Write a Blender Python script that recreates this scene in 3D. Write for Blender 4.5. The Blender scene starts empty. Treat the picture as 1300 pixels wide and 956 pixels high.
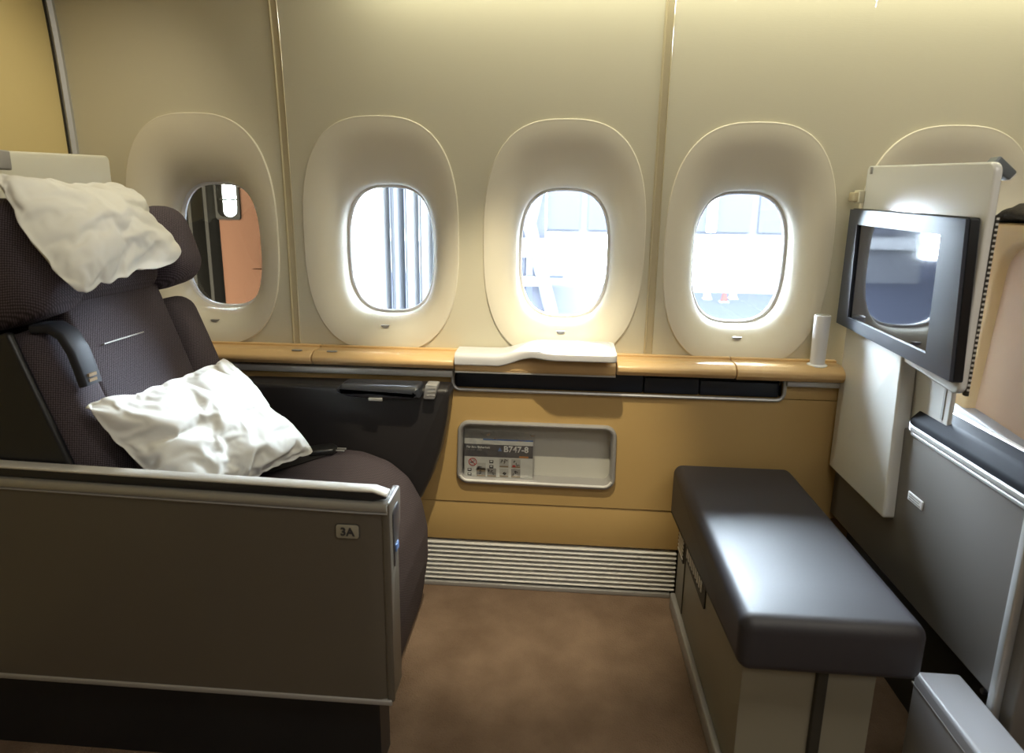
import bpy, bmesh, math, random
from mathutils import Vector, Matrix, noise

random.seed(7)
C = bpy.context.scene.collection
S = bpy.context.scene
PI = math.pi

# ------------------------------------------------------------------ camera
cam_data = bpy.data.cameras.new('camera')
cam_data.sensor_width = 36.0
cam_data.lens = 800.0 / 1300.0 * 36.0
cam_data.shift_y = -45.0 / 1300.0
cam_data.clip_start = 0.02
cam_data.clip_end = 300
cam_data.dof.use_dof = True
cam_data.dof.focus_distance = 1.75
cam_data.dof.aperture_fstop = 4.0
cam = bpy.data.objects.new('camera', cam_data)
C.objects.link(cam)
cam.matrix_world = Matrix(((0.99704949, -0.02937201, 0.07091964, 0.0),
                           (0.07553268, 0.21076054, -0.97461521, -1.72),
                           (0.01367935, 0.97709635, 0.21235724, 1.15),
                           (0, 0, 0, 1)))
S.camera = cam

# ------------------------------------------------------------------ daylight outside
w = bpy.data.worlds.new('daylight')
S.world = w
w.use_nodes = True
bg = w.node_tree.nodes['Background']
bg.inputs[0].default_value = (0.74, 0.87, 1.0, 1)
bg.inputs[1].default_value = 135.0

def area(name, loc, target, sx, sy, power, col, portal=False):
    l = bpy.data.lights.new(name, 'AREA')
    l.shape = 'RECTANGLE'; l.size = sx; l.size_y = sy
    l.energy = power; l.color = col
    if portal: l.cycles.is_portal = True
    o = bpy.data.objects.new(name, l); C.objects.link(o)
    o.location = loc
    d = Vector(target) - Vector(loc)
    o.rotation_euler = d.to_track_quat('-Z', 'Y').to_euler()
    return o

WINX = [-1.022, -0.503, 0.010, 0.507, 1.000]
for k, x in enumerate(WINX):
    area('window_portal', (x, 0.26, 1.02), (x, -1, 1.02), 0.34, 0.44, 1, (1, 1, 1), True)
# lamps of the cabin: cove strip over the sidewall, ceiling panels over the aisle, one reading spot
area('cove_light', (0.62, -0.09, 1.86), (0.62, 0.035, 1.50), 2.3, 0.04, 5.5, (1.0, 0.96, 0.70))
area('cove_light', (0.62, -0.06, 1.745), (0.62, 0.035, 1.62), 2.3, 0.02, 1.3, (1.0, 0.98, 0.72))
area('ceiling_panel_light', (0.8, -1.5, 2.12), (0.8, -1.5, 0), 1.4, 0.4, 9, (1.0, 0.95, 0.84))
area('ceiling_panel_light', (0.8, -2.7, 2.12), (0.8, -2.7, 0), 1.4, 0.4, 10, (1.0, 0.95, 0.84))
sp = bpy.data.lights.new('overhead_spot', 'SPOT')
sp.energy = 70; sp.color = (1.0, 0.88, 0.62); sp.spot_size = math.radians(40); sp.spot_blend = 0.7
sp.shadow_soft_size = 0.02
spo = bpy.data.objects.new('overhead_spot', sp); C.objects.link(spo)
spo.location = (-0.07, -0.70, 1.98)
spo.rotation_euler = (Vector((-0.12, -0.05, 0.5)) - Vector(spo.location)).to_track_quat('-Z', 'Y').to_euler()

s2 = bpy.data.lights.new('overhead_spot', 'SPOT')  # second spot, added to brighten the left partition and the headrest pillow
s2.energy = 15; s2.color = (1.0, 0.90, 0.66); s2.spot_size = math.radians(75); s2.spot_blend = 0.9; s2.shadow_soft_size = 0.03
fill_spot = bpy.data.objects.new('overhead_spot', s2); C.objects.link(fill_spot)
fill_spot.location = (-0.80, -0.45, 2.05)
fill_spot.rotation_euler = (Vector((-1.20, -0.30, 1.25)) - Vector(fill_spot.location)).to_track_quat('-Z', 'Y').to_euler()

S.view_settings.view_transform = 'Standard'
S.view_settings.look = 'None'
S.view_settings.exposure = 0.45
S.view_settings.gamma = 1.0
S.view_settings.use_curve_mapping = False

# ------------------------------------------------------------------ materials
def mat(name, col, rough=0.5, metal=0.0, spec=0.5, coat=0.0, bump=None, vary=None, coords='Object'):
    """bump = (kind, scale, strength, distance, stretch); vary = (scale, dark colour, stretch)"""
    m = bpy.data.materials.new(name); m.use_nodes = True
    nt = m.node_tree; b = nt.nodes['Principled BSDF']
    b.inputs['Base Color'].default_value = (*col, 1)
    b.inputs['Roughness'].default_value = rough
    b.inputs['Metallic'].default_value = metal
    b.inputs['Specular IOR Level'].default_value = spec
    b.inputs['Coat Weight'].default_value = coat
    b.inputs['Coat Roughness'].default_value = 0.06
    tc = nt.nodes.new('ShaderNodeTexCoord')
    def mapped(st):
        mp = nt.nodes.new('ShaderNodeMapping')
        mp.inputs['Scale'].default_value = st
        nt.links.new(tc.outputs[coords], mp.inputs[0])
        return mp.outputs[0]
    if vary:
        n = nt.nodes.new('ShaderNodeTexNoise'); n.inputs['Scale'].default_value = vary[0]
        n.inputs['Detail'].default_value = 6
        nt.links.new(mapped(vary[2] if len(vary) > 2 else (1, 1, 1)), n.inputs['Vector'])
        r = nt.nodes.new('ShaderNodeValToRGB')
        r.color_ramp.elements[0].position = 0.3; r.color_ramp.elements[1].position = 0.7
        r.color_ramp.elements[0].color = (*vary[1], 1); r.color_ramp.elements[1].color = (*col, 1)
        nt.links.new(n.outputs[0], r.inputs[0]); nt.links.new(r.outputs[0], b.inputs['Base Color'])
    if bump:
        kind, sc, st, di = bump[:4]
        v = mapped(bump[4] if len(bump) > 4 else (1, 1, 1))
        if kind == 'noise':
            n = nt.nodes.new('ShaderNodeTexNoise'); n.inputs['Detail'].default_value = 4
        else:
            n = nt.nodes.new('ShaderNodeTexVoronoi'); n.inputs['Randomness'].default_value = 0.85
        n.inputs['Scale'].default_value = sc
        nt.links.new(v, n.inputs['Vector'])
        bp = nt.nodes.new('ShaderNodeBump'); bp.inputs['Strength'].default_value = st
        bp.inputs['Distance'].default_value = di
        nt.links.new(n.outputs[0], bp.inputs['Height']); nt.links.new(bp.outputs[0], b.inputs['Normal'])
        if kind == 'voronoi':
            r = nt.nodes.new('ShaderNodeValToRGB')
            r.color_ramp.elements[0].color = (*[min(1, c * 1.75) for c in col], 1)
            r.color_ramp.elements[1].color = (*[c * 0.55 for c in col], 1)
            r.color_ramp.elements[0].position = 0.1; r.color_ramp.elements[1].position = 0.75
            nt.links.new(n.outputs[0], r.inputs[0]); nt.links.new(r.outputs[0], b.inputs['Base Color'])
    return m

M = {}
M['wall'] = mat('cream_sidewall', (0.60, 0.56, 0.43), 0.55, bump=('noise', 60, 0.10, 0.002, (1, 1, 9)))
M['bezel'] = mat('cream_bezel', (0.70, 0.65, 0.53), 0.5)
M['seam'] = mat('tan_seam', (0.50, 0.43, 0.28), 0.5)
M['dado'] = mat('tan_dado', (0.48, 0.32, 0.125), 0.5, bump=('noise', 300, 0.05, 0.001))
M['ledge'] = mat('tan_leather', (0.62, 0.41, 0.19), 0.30, bump=('noise', 400, 0.06, 0.001))
M['silver'] = mat('silver_trim', (0.50, 0.50, 0.50), 0.42, metal=0.6)
M['slat'] = mat('satin_aluminium', (0.80, 0.79, 0.76), 0.4, metal=0.35)
M['greytrim'] = mat('grey_trim', (0.36, 0.35, 0.34), 0.4, metal=0.3)
M['black'] = mat('black_plastic', (0.012, 0.013, 0.016), 0.35)
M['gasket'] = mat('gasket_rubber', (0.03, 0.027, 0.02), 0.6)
M['slot'] = mat('slot_dark', (0.012, 0.016, 0.026), 0.3)
def woven(name, col, scale):
    """dotted weave laid over the cushions along y and along the fall of the surface"""
    m = mat(name, col, 0.85, spec=0.25); nt = m.node_tree; b = nt.nodes['Principled BSDF']
    tc = nt.nodes.new('ShaderNodeTexCoord'); sx = nt.nodes.new('ShaderNodeSeparateXYZ'); cx = nt.nodes.new('ShaderNodeCombineXYZ')
    nt.links.new(tc.outputs['Object'], sx.inputs[0])
    def op(kind, a, c, k=None):
        n = nt.nodes.new('ShaderNodeMath'); n.operation = kind
        for i, q in enumerate((a, c)):
            if isinstance(q, float): n.inputs[i].default_value = q
            else: nt.links.new(q, n.inputs[i])
        return n.outputs[0]
    x, y, z = sx.outputs
    u = op('ADD', y, op('MULTIPLY', op('ADD', x, z), 0.6)); v = op('MULTIPLY', op('SUBTRACT', z, x), 0.80)
    nt.links.new(op('ADD', u, v), cx.inputs[0]); nt.links.new(op('SUBTRACT', u, v), cx.inputs[1])
    vo = nt.nodes.new('ShaderNodeTexVoronoi'); vo.voronoi_dimensions = '2D'; vo.inputs['Randomness'].default_value = 0.12
    vo.inputs['Scale'].default_value = scale; nt.links.new(cx.outputs[0], vo.inputs['Vector'])
    r = nt.nodes.new('ShaderNodeValToRGB')
    r.color_ramp.elements[0].color = (*[c * 2.3 for c in col], 1); r.color_ramp.elements[1].color = (*[c * 0.6 for c in col], 1)
    r.color_ramp.elements[0].position = 0.12; r.color_ramp.elements[1].position = 0.5
    nt.links.new(vo.outputs[0], r.inputs[0]); nt.links.new(r.outputs[0], b.inputs['Base Color'])
    bp = nt.nodes.new('ShaderNodeBump'); bp.inputs['Strength'].default_value = 0.4; bp.inputs['Distance'].default_value = 0.001; bp.invert = True
    nt.links.new(vo.outputs[0], bp.inputs['Height']); nt.links.new(bp.outputs[0], b.inputs['Normal'])
    return m
M['fabric'] = woven('plum_grey_fabric', (0.062, 0.050, 0.058), 150)
M['shellgrey'] = mat('taupe_lacquer', (0.10, 0.086, 0.068), 0.42, coat=0.1)
M['armdark'] = mat('dark_arm_plastic', (0.022, 0.020, 0.021), 0.38, bump=('noise', 500, 0.05, 0.001))
M['lid'] = mat('blue_black_pad', (0.022, 0.025, 0.034), 0.3, spec=0.7)
M['leather'] = mat('ottoman_leather', (0.026, 0.024, 0.030), 0.50, bump=('noise', 350, 0.10, 0.001))
M['ottbase'] = mat('ottoman_base', (0.23, 0.21, 0.16), 0.45)
M['divider'] = mat('grey_divider', (0.15, 0.14, 0.132), 0.45)
M['white'] = mat('white_gloss', (0.72, 0.72, 0.70), 0.25, coat=0.6)
M['whitetray'] = mat('white_tray', (0.60, 0.60, 0.62), 0.35)
M['creampanel'] = mat('cream_headboard', (0.64, 0.62, 0.52), 0.4)
M['pillow'] = mat('white_cotton', (0.68, 0.67, 0.635), 0.85, spec=0.2, bump=('noise', 700, 0.05, 0.001))
M['carpet'] = mat('brown_carpet', (0.24, 0.165, 0.115), 0.95, spec=0.1, bump=('noise', 260, 0.9, 0.006),
                  vary=(9, (0.165, 0.11, 0.075)))
M['partition'] = mat('ochre_partition', (0.62, 0.50, 0.24), 0.55)
M['screen'] = mat('screen_glass', (0.008, 0.009, 0.014), 0.04, spec=0.9)
M['monitor'] = mat('monitor_bezel', (0.035, 0.042, 0.058), 0.30)
M['monitor_side'] = mat('monitor_side', (0.006, 0.007, 0.010), 0.35)
M['copper'] = mat('copper_panel', (0.46, 0.30, 0.19), 0.4)
M['coppertan'] = mat('tan_frame', (0.55, 0.38, 0.19), 0.4)
M['blanket'] = mat('dark_wool', (0.030, 0.024, 0.018), 0.95, bump=('noise', 200, 0.8, 0.004))
M['lampgrey'] = mat('lamp_grey', (0.16, 0.18, 0.20), 0.35, metal=0.3)
M['rim'] = mat('satin_rim', (0.36, 0.35, 0.32), 0.4, metal=0.5)
M['padleather'] = mat('pad_leather', (0.014, 0.015, 0.020), 0.75, spec=0.12)
M['boxgrey'] = mat('pale_grey_box', (0.32, 0.32, 0.34), 0.4)
M['lever'] = mat('lever_dark', (0.020, 0.022, 0.030), 0.5, spec=0.3)
M['lampwhite'] = mat('lamp_white', (0.8, 0.8, 0.82), 0.35)
M['pocketback'] = mat('pocket_back', (0.50, 0.49, 0.44), 0.5)
M['paper'] = mat('card_white', (0.72, 0.72, 0.66), 0.45)
M['ink'] = mat('card_dark_grey', (0.10, 0.10, 0.105), 0.45)
M['inkblack'] = mat('print_black', (0.02, 0.02, 0.025), 0.5)
M['inkgrey'] = mat('print_grey', (0.32, 0.31, 0.29), 0.5)
M['inkbrown'] = mat('print_brown', (0.34, 0.25, 0.15), 0.5)
M['inkred'] = mat('print_red', (0.50, 0.03, 0.03), 0.5)
M['inkorange'] = mat('print_orange', (0.60, 0.25, 0.08), 0.5)
M['inkblue'] = mat('print_blue', (0.10, 0.19, 0.42), 0.5)
M['inkwhite'] = mat('print_white', (0.8, 0.8, 0.76), 0.5)
M['plate'] = mat('number_plate', (0.30, 0.28, 0.22), 0.4)
M['platetext'] = mat('plate_text', (0.03, 0.03, 0.035), 0.5)
M['buckle'] = mat('buckle_dark_metal', (0.05, 0.05, 0.052), 0.3, metal=0.7)
M['ceiling'] = mat('cabin_ceiling', (0.62, 0.60, 0.52), 0.6)
M['cabin'] = mat('cabin_far_side', (0.34, 0.31, 0.26), 0.7)
# outside
M['white_ext'] = mat('white_aluminium_ext', (0.60, 0.61, 0.63), 0.5, spec=0.0)
M['pale_ext'] = mat('pale_blue_ext', (0.0205, 0.0208, 0.0230), 0.6, spec=0.0)
M['mid_ext'] = mat('blue_grey_ext', (0.0140, 0.0143, 0.0172), 0.6, spec=0.0)
M['dark_ext'] = mat('dark_ext', (0.0065, 0.0085, 0.0145), 0.6, spec=0.0)
M['curtain_ext'] = mat('pale_curtain_ext', (0.052, 0.052, 0.054), 0.7, spec=0.0)
M['streak_ext'] = mat('blue_curtain_ext', (0.030, 0.031, 0.034), 0.7, spec=0.0)
M['cone_ext'] = mat('cone_red', (0.020, 0.0085, 0.0075), 0.6, spec=0.0)
M['brown_ext'] = mat('brown_bellows', (0.0028, 0.0021, 0.0013), 0.8, spec=0.0)
M['orange_ext'] = mat('orange_brown_wall', (0.0105, 0.0043, 0.0019), 0.6, spec=0.0)
M['apron'] = mat('apron_concrete', (0.0075, 0.0080, 0.0108), 0.9, spec=0.0)

def glass(name, tint=(1, 1, 1), rough=0.02, refl=1.0):
    m = bpy.data.materials.new(name); m.use_nodes = True
    nt = m.node_tree; nt.nodes.clear()
    out = nt.nodes.new('ShaderNodeOutputMaterial'); mix = nt.nodes.new('ShaderNodeMixShader')
    tr = nt.nodes.new('ShaderNodeBsdfTransparent'); gl = nt.nodes.new('ShaderNodeBsdfGlossy')
    fr = nt.nodes.new('ShaderNodeFresnel'); fr.inputs[0].default_value = 1.45
    tr.inputs[0].default_value = (*tint, 1); gl.inputs['Roughness'].default_value = rough
    mu = nt.nodes.new('ShaderNodeMath'); mu.operation = 'MULTIPLY'; mu.inputs[1].default_value = refl
    nt.links.new(fr.outputs[0], mu.inputs[0]); nt.links.new(mu.outputs[0], mix.inputs[0])
    nt.links.new(tr.outputs[0], mix.inputs[1]); nt.links.new(gl.outputs[0], mix.inputs[2])
    nt.links.new(mix.outputs[0], out.inputs[0])
    return m
M['pane'] = glass('acrylic_pane', (0.97, 0.98, 0.98))
M['film'] = glass('clear_plastic_film', (0.90, 0.91, 0.93), 0.16, 4.0)

# ------------------------------------------------------------------ object helpers
ORI = {}
def mk(name, bm, m, parent=None, smooth=35, label=None, origin=None):
    """link a bmesh authored in world space as ONE object (a part when parent is given)"""
    bmesh.ops.recalc_face_normals(bm, faces=bm.faces)
    if parent is not None:
        o0 = ORI[parent.name]
    elif origin is not None:
        o0 = Vector(origin)
    else:
        xs = [v.co for v in bm.verts]
        o0 = Vector(((min(c.x for c in xs) + max(c.x for c in xs)) / 2,
                     (min(c.y for c in xs) + max(c.y for c in xs)) / 2, min(c.z for c in xs)))
    for v in bm.verts: v.co -= o0
    me = bpy.data.meshes.new(name); bm.to_mesh(me); bm.free()
    me.materials.append(m)
    if smooth:
        me.shade_smooth(); me.set_sharp_from_angle(angle=math.radians(smooth))
    o = bpy.data.objects.new(name, me); C.objects.link(o)
    if parent is not None: o.parent = parent
    else: o.location = o0
    ORI[o.name] = o0
    if label: o['label'] = label
    return o

def tag(o, label, cat, group=None):
    o['label'] = label; o['category'] = cat
    if group: o['group'] = group
    return o

def thing(name, loc, label=None, cat=None, group=None):
    o = bpy.data.objects.new(name, None); C.objects.link(o)
    o.empty_display_size = 0.05
    o.location = loc; ORI[o.name] = Vector(loc)
    if label: tag(o, label, cat, group)
    return o

def struct(name, loc):
    o = thing(name, loc); o['kind'] = 'structure'; return o

def copies(o, offsets):
    for d in offsets:
        c = o.copy(); C.objects.link(c); c.parent = o.parent
        c.location = Vector(o.location) + Vector(d)
        ORI[c.name] = ORI[o.name] + Vector(d)

# ------------------------------------------------------------------ shape helpers
def add_box(bm, x0, x1, y0, y1, z0, z1, bev=0.0, seg=3, xf=None):
    r = bmesh.ops.create_cube(bm, size=1)
    vs = r['verts']
    for v in vs:
        v.co = Vector((x0 + (v.co.x + .5) * (x1 - x0), y0 + (v.co.y + .5) * (y1 - y0), z0 + (v.co.z + .5) * (z1 - z0)))
    if bev:
        es = {e for v in vs for e in v.link_edges}
        rr = bmesh.ops.bevel(bm, geom=list(es), offset=bev, segments=seg, affect='EDGES', profile=0.5)
        vs = list({v for f in rr['faces'] for v in f.verts} | {v for v in vs if v.is_valid})
    if xf is not None:
        allv = set()
        for v in vs:
            if v.is_valid: allv.add(v)
        # take in every vert of the island
        st = list(allv)
        while st:
            v = st.pop()
            for e in v.link_edges:
                o = e.other_vert(v)
                if o not in allv: allv.add(o); st.append(o)
        for v in allv: v.co = xf @ v.co
    return bm

def box(*a, **k):
    return add_box(bmesh.new(), *a, **k)

def round_poly(pts, r, seg=6):
    """fillet each corner of a 2-D polygon; r a number or one per corner"""
    n = len(pts); out = []
    for i, p in enumerate(pts):
        ri = r[i] if isinstance(r, (list, tuple)) else r
        p = Vector(p); a = Vector(pts[i - 1]) - p; b = Vector(pts[(i + 1) % n]) - p
        if ri <= 0: out.append(tuple(p)); continue
        la, lb = a.length, b.length; a /= la; b /= lb
        ang = math.acos(max(-1, min(1, a.dot(b))))
        if ang > PI - 0.02: out.append(tuple(p)); continue
        t = min(ri / math.tan(ang / 2), la * .49, lb * .49); rr = t * math.tan(ang / 2)
        c = p + (a + b).normalized() * (rr / math.sin(ang / 2))
        s, e = p + a * t - c, p + b * t - c
        a0 = math.atan2(s.y, s.x); a1 = math.atan2(e.y, e.x); d = a1 - a0
        while d > PI: d -= 2 * PI
        while d < -PI: d += 2 * PI
        for k in range(seg + 1):
            th = a0 + d * k / seg; out.append((c.x + rr * math.cos(th), c.y + rr * math.sin(th)))
    return out

def offset_poly(pts, d):
    """move a closed 2-D polygon inwards by d along vertex normals"""
    n = len(pts); A = sum(pts[i][0] * pts[(i + 1) % n][1] - pts[(i + 1) % n][0] * pts[i][1] for i in range(n))
    s = 1 if A > 0 else -1; out = []
    for i in range(n):
        p0, p1, p2 = Vector(pts[i - 1]), Vector(pts[i]), Vector(pts[(i + 1) % n])
        e1 = p1 - p0; e2 = p2 - p1
        nn = Vector((0, 0))
        for e in (e1, e2):
            if e.length > 1e-9: nn += Vector((-e.y, e.x)).normalized()
        if nn.length < 1e-6: nn = Vector((0, 0))
        else:
            nn.normalize()
        out.append((p1.x + s * nn.x * d, p1.y + s * nn.y * d))
    return out

AX = {'x': lambda a, p: (a, p[0], p[1]), 'y': lambda a, p: (p[0], a, p[1]), 'z': lambda a, p: (p[0], p[1], a)}
def loft(bm, rings, closed=True, cap=True):
    R = [[bm.verts.new(c) for c in ring] for ring in rings]
    n = len(R[0])
    for a, b in zip(R, R[1:]):
        for i in range(n if closed else n - 1):
            j = (i + 1) % n
            bm.faces.new((a[i], a[j], b[j], b[i]))
    if cap and closed:
        bm.faces.new(R[0][::-1]); bm.faces.new(R[-1])
    return R

def prism(poly, axis, a0, a1, r=0.0, seg=4, bm=None, mid=1):
    """extrude a 2-D polygon along an axis with rounded end edges of radius r"""
    bm = bm or bmesh.new(); f = AX[axis]
    sg = 1 if a1 > a0 else -1
    rings = []
    if r > 0:
        for k in range(seg + 1):
            th = PI / 2 * k / seg
            rings.append([f(a0 + sg * r * (1 - math.sin(th)), p) for p in offset_poly(poly, r * (1 - math.cos(th)))][:])
        rings = [[f(a0 + sg * r * (1 - math.sin(PI / 2 * k / seg)), p) for p in offset_poly(poly, r * (1 - math.cos(PI / 2 * k / seg)))] for k in range(seg, -1, -1)]
        # k = seg: angle 90 -> a0, full inset ; k = 0 -> a0 + r, no inset
        rings = [[f(a0 + sg * r * (1 - math.cos(PI / 2 * k / seg)), p) for p in offset_poly(poly, r * (1 - math.sin(PI / 2 * k / seg)))] for k in range(seg + 1)]
        end = [[f(a1 - sg * r * (1 - math.cos(PI / 2 * k / seg)), p) for p in offset_poly(poly, r * (1 - math.sin(PI / 2 * k / seg)))] for k in range(seg, -1, -1)]
        rings += end
    else:
        rings = [[f(a0 + (a1 - a0) * k / mid, p) for p in poly] for k in range(mid + 1)]
    loft(bm, rings)
    return bm

def tube(bm, pts, r, n=10, closed=False, flat=None):
    pts = [Vector(p) for p in pts]; rings = []; N = len(pts); up = None
    for i, p in enumerate(pts):
        a = pts[i - 1] if (i > 0 or closed) else p
        b = pts[(i + 1) % N] if (i < N - 1 or closed) else p
        t = (b - a).normalized()
        if up is None:
            up = Vector((0, 0, 1)) if abs(t.z) < .9 else Vector((0, 1, 0))
        s = t.cross(up).normalized(); u = s.cross(t).normalized(); up = u
        ri = r[i] if isinstance(r, (list, tuple)) else r
        rings.append([p + s * ri * math.cos(2 * PI * k / n) + u * ri * (flat or 1) * math.sin(2 * PI * k / n) for k in range(n)])
    if closed:
        R = [[bm.verts.new(c) for c in ring] for ring in rings]
        for q in range(N):
            a, b = R[q], R[(q + 1) % N]
            for i in range(n):
                bm.faces.new((a[i], a[(i + 1) % n], b[(i + 1) % n], b[i]))
    else:
        loft(bm, rings)
    return bm

def superell(cx, cz, a, b, n, N=96, n_low=None):
    out = []
    for k in range(N):
        t = 2 * PI * k / N
        c, s = math.cos(t), math.sin(t)
        e = n if (s >= 0 or not n_low) else n_low
        rr = (abs(c) ** e + abs(s) ** e) ** (-1 / e)
        out.append((cx + a * rr * c, cz + b * rr * s))
    return out

def rect_ring(x0, x1, z0, z1, cx, cz, N=96):
    out = []
    for k in range(N):
        t = 2 * PI * k / N; c, s = math.cos(t), math.sin(t)
        q = []
        if c > 1e-9: q.append((x1 - cx) / c)
        if c < -1e-9: q.append((x0 - cx) / c)
        if s > 1e-9: q.append((z1 - cz) / s)
        if s < -1e-9: q.append((z0 - cz) / s)
        m = min(q); out.append([cx + m * c, cz + m * s])
    for X, Z in ((x0, z0), (x1, z0), (x1, z1), (x0, z1)):          # snap the corners
        i = min(range(N), key=lambda k: (out[k][0] - X) ** 2 + (out[k][1] - Z) ** 2)
        out[i] = [X, Z]
    return [tuple(p) for p in out]

def text(name, body, size, m, parent, mtx, depth=0.0006, bold=0.0, align='LEFT'):
    cu = bpy.data.curves.new(name, 'FONT'); cu.body = body; cu.size = size
    cu.extrude = depth; cu.offset = bold; cu.align_x = align; cu.resolution_u = 4
    t = bpy.data.objects.new('tmp_text', cu); C.objects.link(t)
    dg = bpy.context.evaluated_depsgraph_get()
    me = bpy.data.meshes.new_from_object(t.evaluated_get(dg))
    bpy.data.objects.remove(t)
    me.transform(mtx)
    me.transform(Matrix.Translation(-ORI[parent.name]))
    me.name = name; me.materials.clear(); me.materials.append(m)
    o = bpy.data.objects.new(name, me); C.objects.link(o); o.parent = parent
    ORI[o.name] = ORI[parent.name]
    return o

def facing_cam(x, y, z):          # text plane facing -Y, upright
    return Matrix.Translation((x, y, z)) @ Matrix.Rotation(PI / 2, 4, 'X')

# ================================================================== SETTING
LEFT, RIGHT, BACK, TOP = -1.385, 1.95, -3.4, 2.16
b = bmesh.new(); add_box(b, LEFT, RIGHT, BACK, 0.02, -0.04, 0.0)
mk('floor', b, M['carpet'], smooth=0)['kind'] = 'structure'
b = bmesh.new(); add_box(b, LEFT, RIGHT, BACK, 0.2, TOP, TOP + 0.04)
mk('ceiling', b, M['ceiling'], smooth=0)['kind'] = 'structure'
b = bmesh.new(); add_box(b, LEFT, RIGHT, BACK - 0.04, BACK, -0.04, TOP + .04)
mk('wall_front', b, M['cabin'], smooth=0)['kind'] = 'structure'
b = bmesh.new(); add_box(b, RIGHT, RIGHT + 0.04, BACK, 0.2, -0.04, TOP + .04)
mk('wall_right', b, M['cabin'], smooth=0)['kind'] = 'structure'

def prof(z):                       # sidewall leans in towards the ceiling
    if z < 1.0: return 0.045
    return 0.045 - 0.055 * (z - 1.0) ** 2 - 0.06 * max(0, z - 1.5) ** 2 * 2

# left partition with its grey edge trim
wl = struct('wall_left', (LEFT, -1.5, 0))
mk('partition_panel', box(LEFT - .04, LEFT, BACK, 0.2, -0.04, TOP + .04), M['partition'], wl, 0)
b = bmesh.new()
zz = [0.6 + 1.56 * k / 24 for k in range(25)]
loft(b, [[(LEFT, prof(z) - .012, z), (LEFT + .012, prof(z) - .016, z), (LEFT + .020, prof(z) - .008, z), (LEFT + .020, prof(z) + .02, z), (LEFT, prof(z) + .02, z)] for z in zz])
mk('edge_trim', b, M['silver'], wl)
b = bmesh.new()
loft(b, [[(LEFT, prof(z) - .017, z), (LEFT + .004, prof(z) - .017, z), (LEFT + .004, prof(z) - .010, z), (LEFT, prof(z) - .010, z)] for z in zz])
mk('edge_black_seal', b, M['gasket'], wl)  # thin black strip beside the grey trim

# window wall: three moulded panels with two windows each, seam strips between
BZ = dict(cz=1.051, a=0.222, b=0.327, n=2.75)
WSLOPE = -0.0115                     # the window row drops a little towards the nose
wb = struct('wall_back', (0.2, 0.1, 0))
def cell(bm, x0, x1, cx):
    N = 96
    cz = BZ['cz'] + WSLOPE * (cx + .5)
    o = superell(cx, cz, BZ['a'] - .004, BZ['b'] - .004, BZ['n'], N)
    r = rect_ring(x0, x1, 0.66, TOP, cx, cz, N)
    rings = []
    K = 14
    for k in range(K + 1):
        t = (k / K) ** 1.3
        rings.append([(p[0] + (q[0] - p[0]) * t, prof(p[1] + (q[1] - p[1]) * t), p[1] + (q[1] - p[1]) * t) for p, q in zip(o, r)])
    loft(bm, rings, cap=False)
SEAM1, SEAM2, SEAM3 = -0.765, 0.259, 1.262
def panel(name, x0, x1, cxs):
    bm = bmesh.new()
    cut = [x0] + [(a + b_) / 2 for a, b_ in zip(cxs, cxs[1:])] + [x1]
    for k, cx in enumerate(cxs): cell(bm, cut[k], cut[k + 1], cx)
    bmesh.ops.remove_doubles(bm, verts=bm.verts, dist=1e-5)
    return mk(name, bm, M['wall'], wb, 60)
panel('sidewall_panel', LEFT, SEAM1 - .012, [WINX[0]])
panel('sidewall_panel', SEAM1 + .012, SEAM2 - .012, WINX[1:3])
panel('sidewall_panel', SEAM2 + .012, SEAM3 - .012, WINX[3:5])
b = bmesh.new()
loft(b, [[(SEAM3 + .012, prof(z), z), (RIGHT, prof(z), z), (RIGHT, prof(z) + .01, z), (SEAM3 + .012, prof(z) + .01, z)] for z in [0.66 + 1.5 * k / 20 for k in range(21)]])
mk('sidewall_panel', b, M['wall'], wb)
for sx in (SEAM1, SEAM2, SEAM3):
    b = bmesh.new()
    zs = [0.66 + 1.5 * k / 28 for k in range(29)]
    loft(b, [[(sx - .0135, prof(z) + .002, z), (sx - .0115, prof(z) - .0035, z), (sx - .008, prof(z) - .0045, z), (sx - .006, prof(z) + .001, z),
              (sx + .008, prof(z) + .001, z), (sx + .0105, prof(z) - .002, z), (sx + .0135, prof(z) + .002, z),
              (sx + .0135, prof(z) + .012, z), (sx - .0135, prof(z) + .012, z)] for z in zs])
    mk('seam_strip', b, M['seam'], wb, 25)

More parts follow.
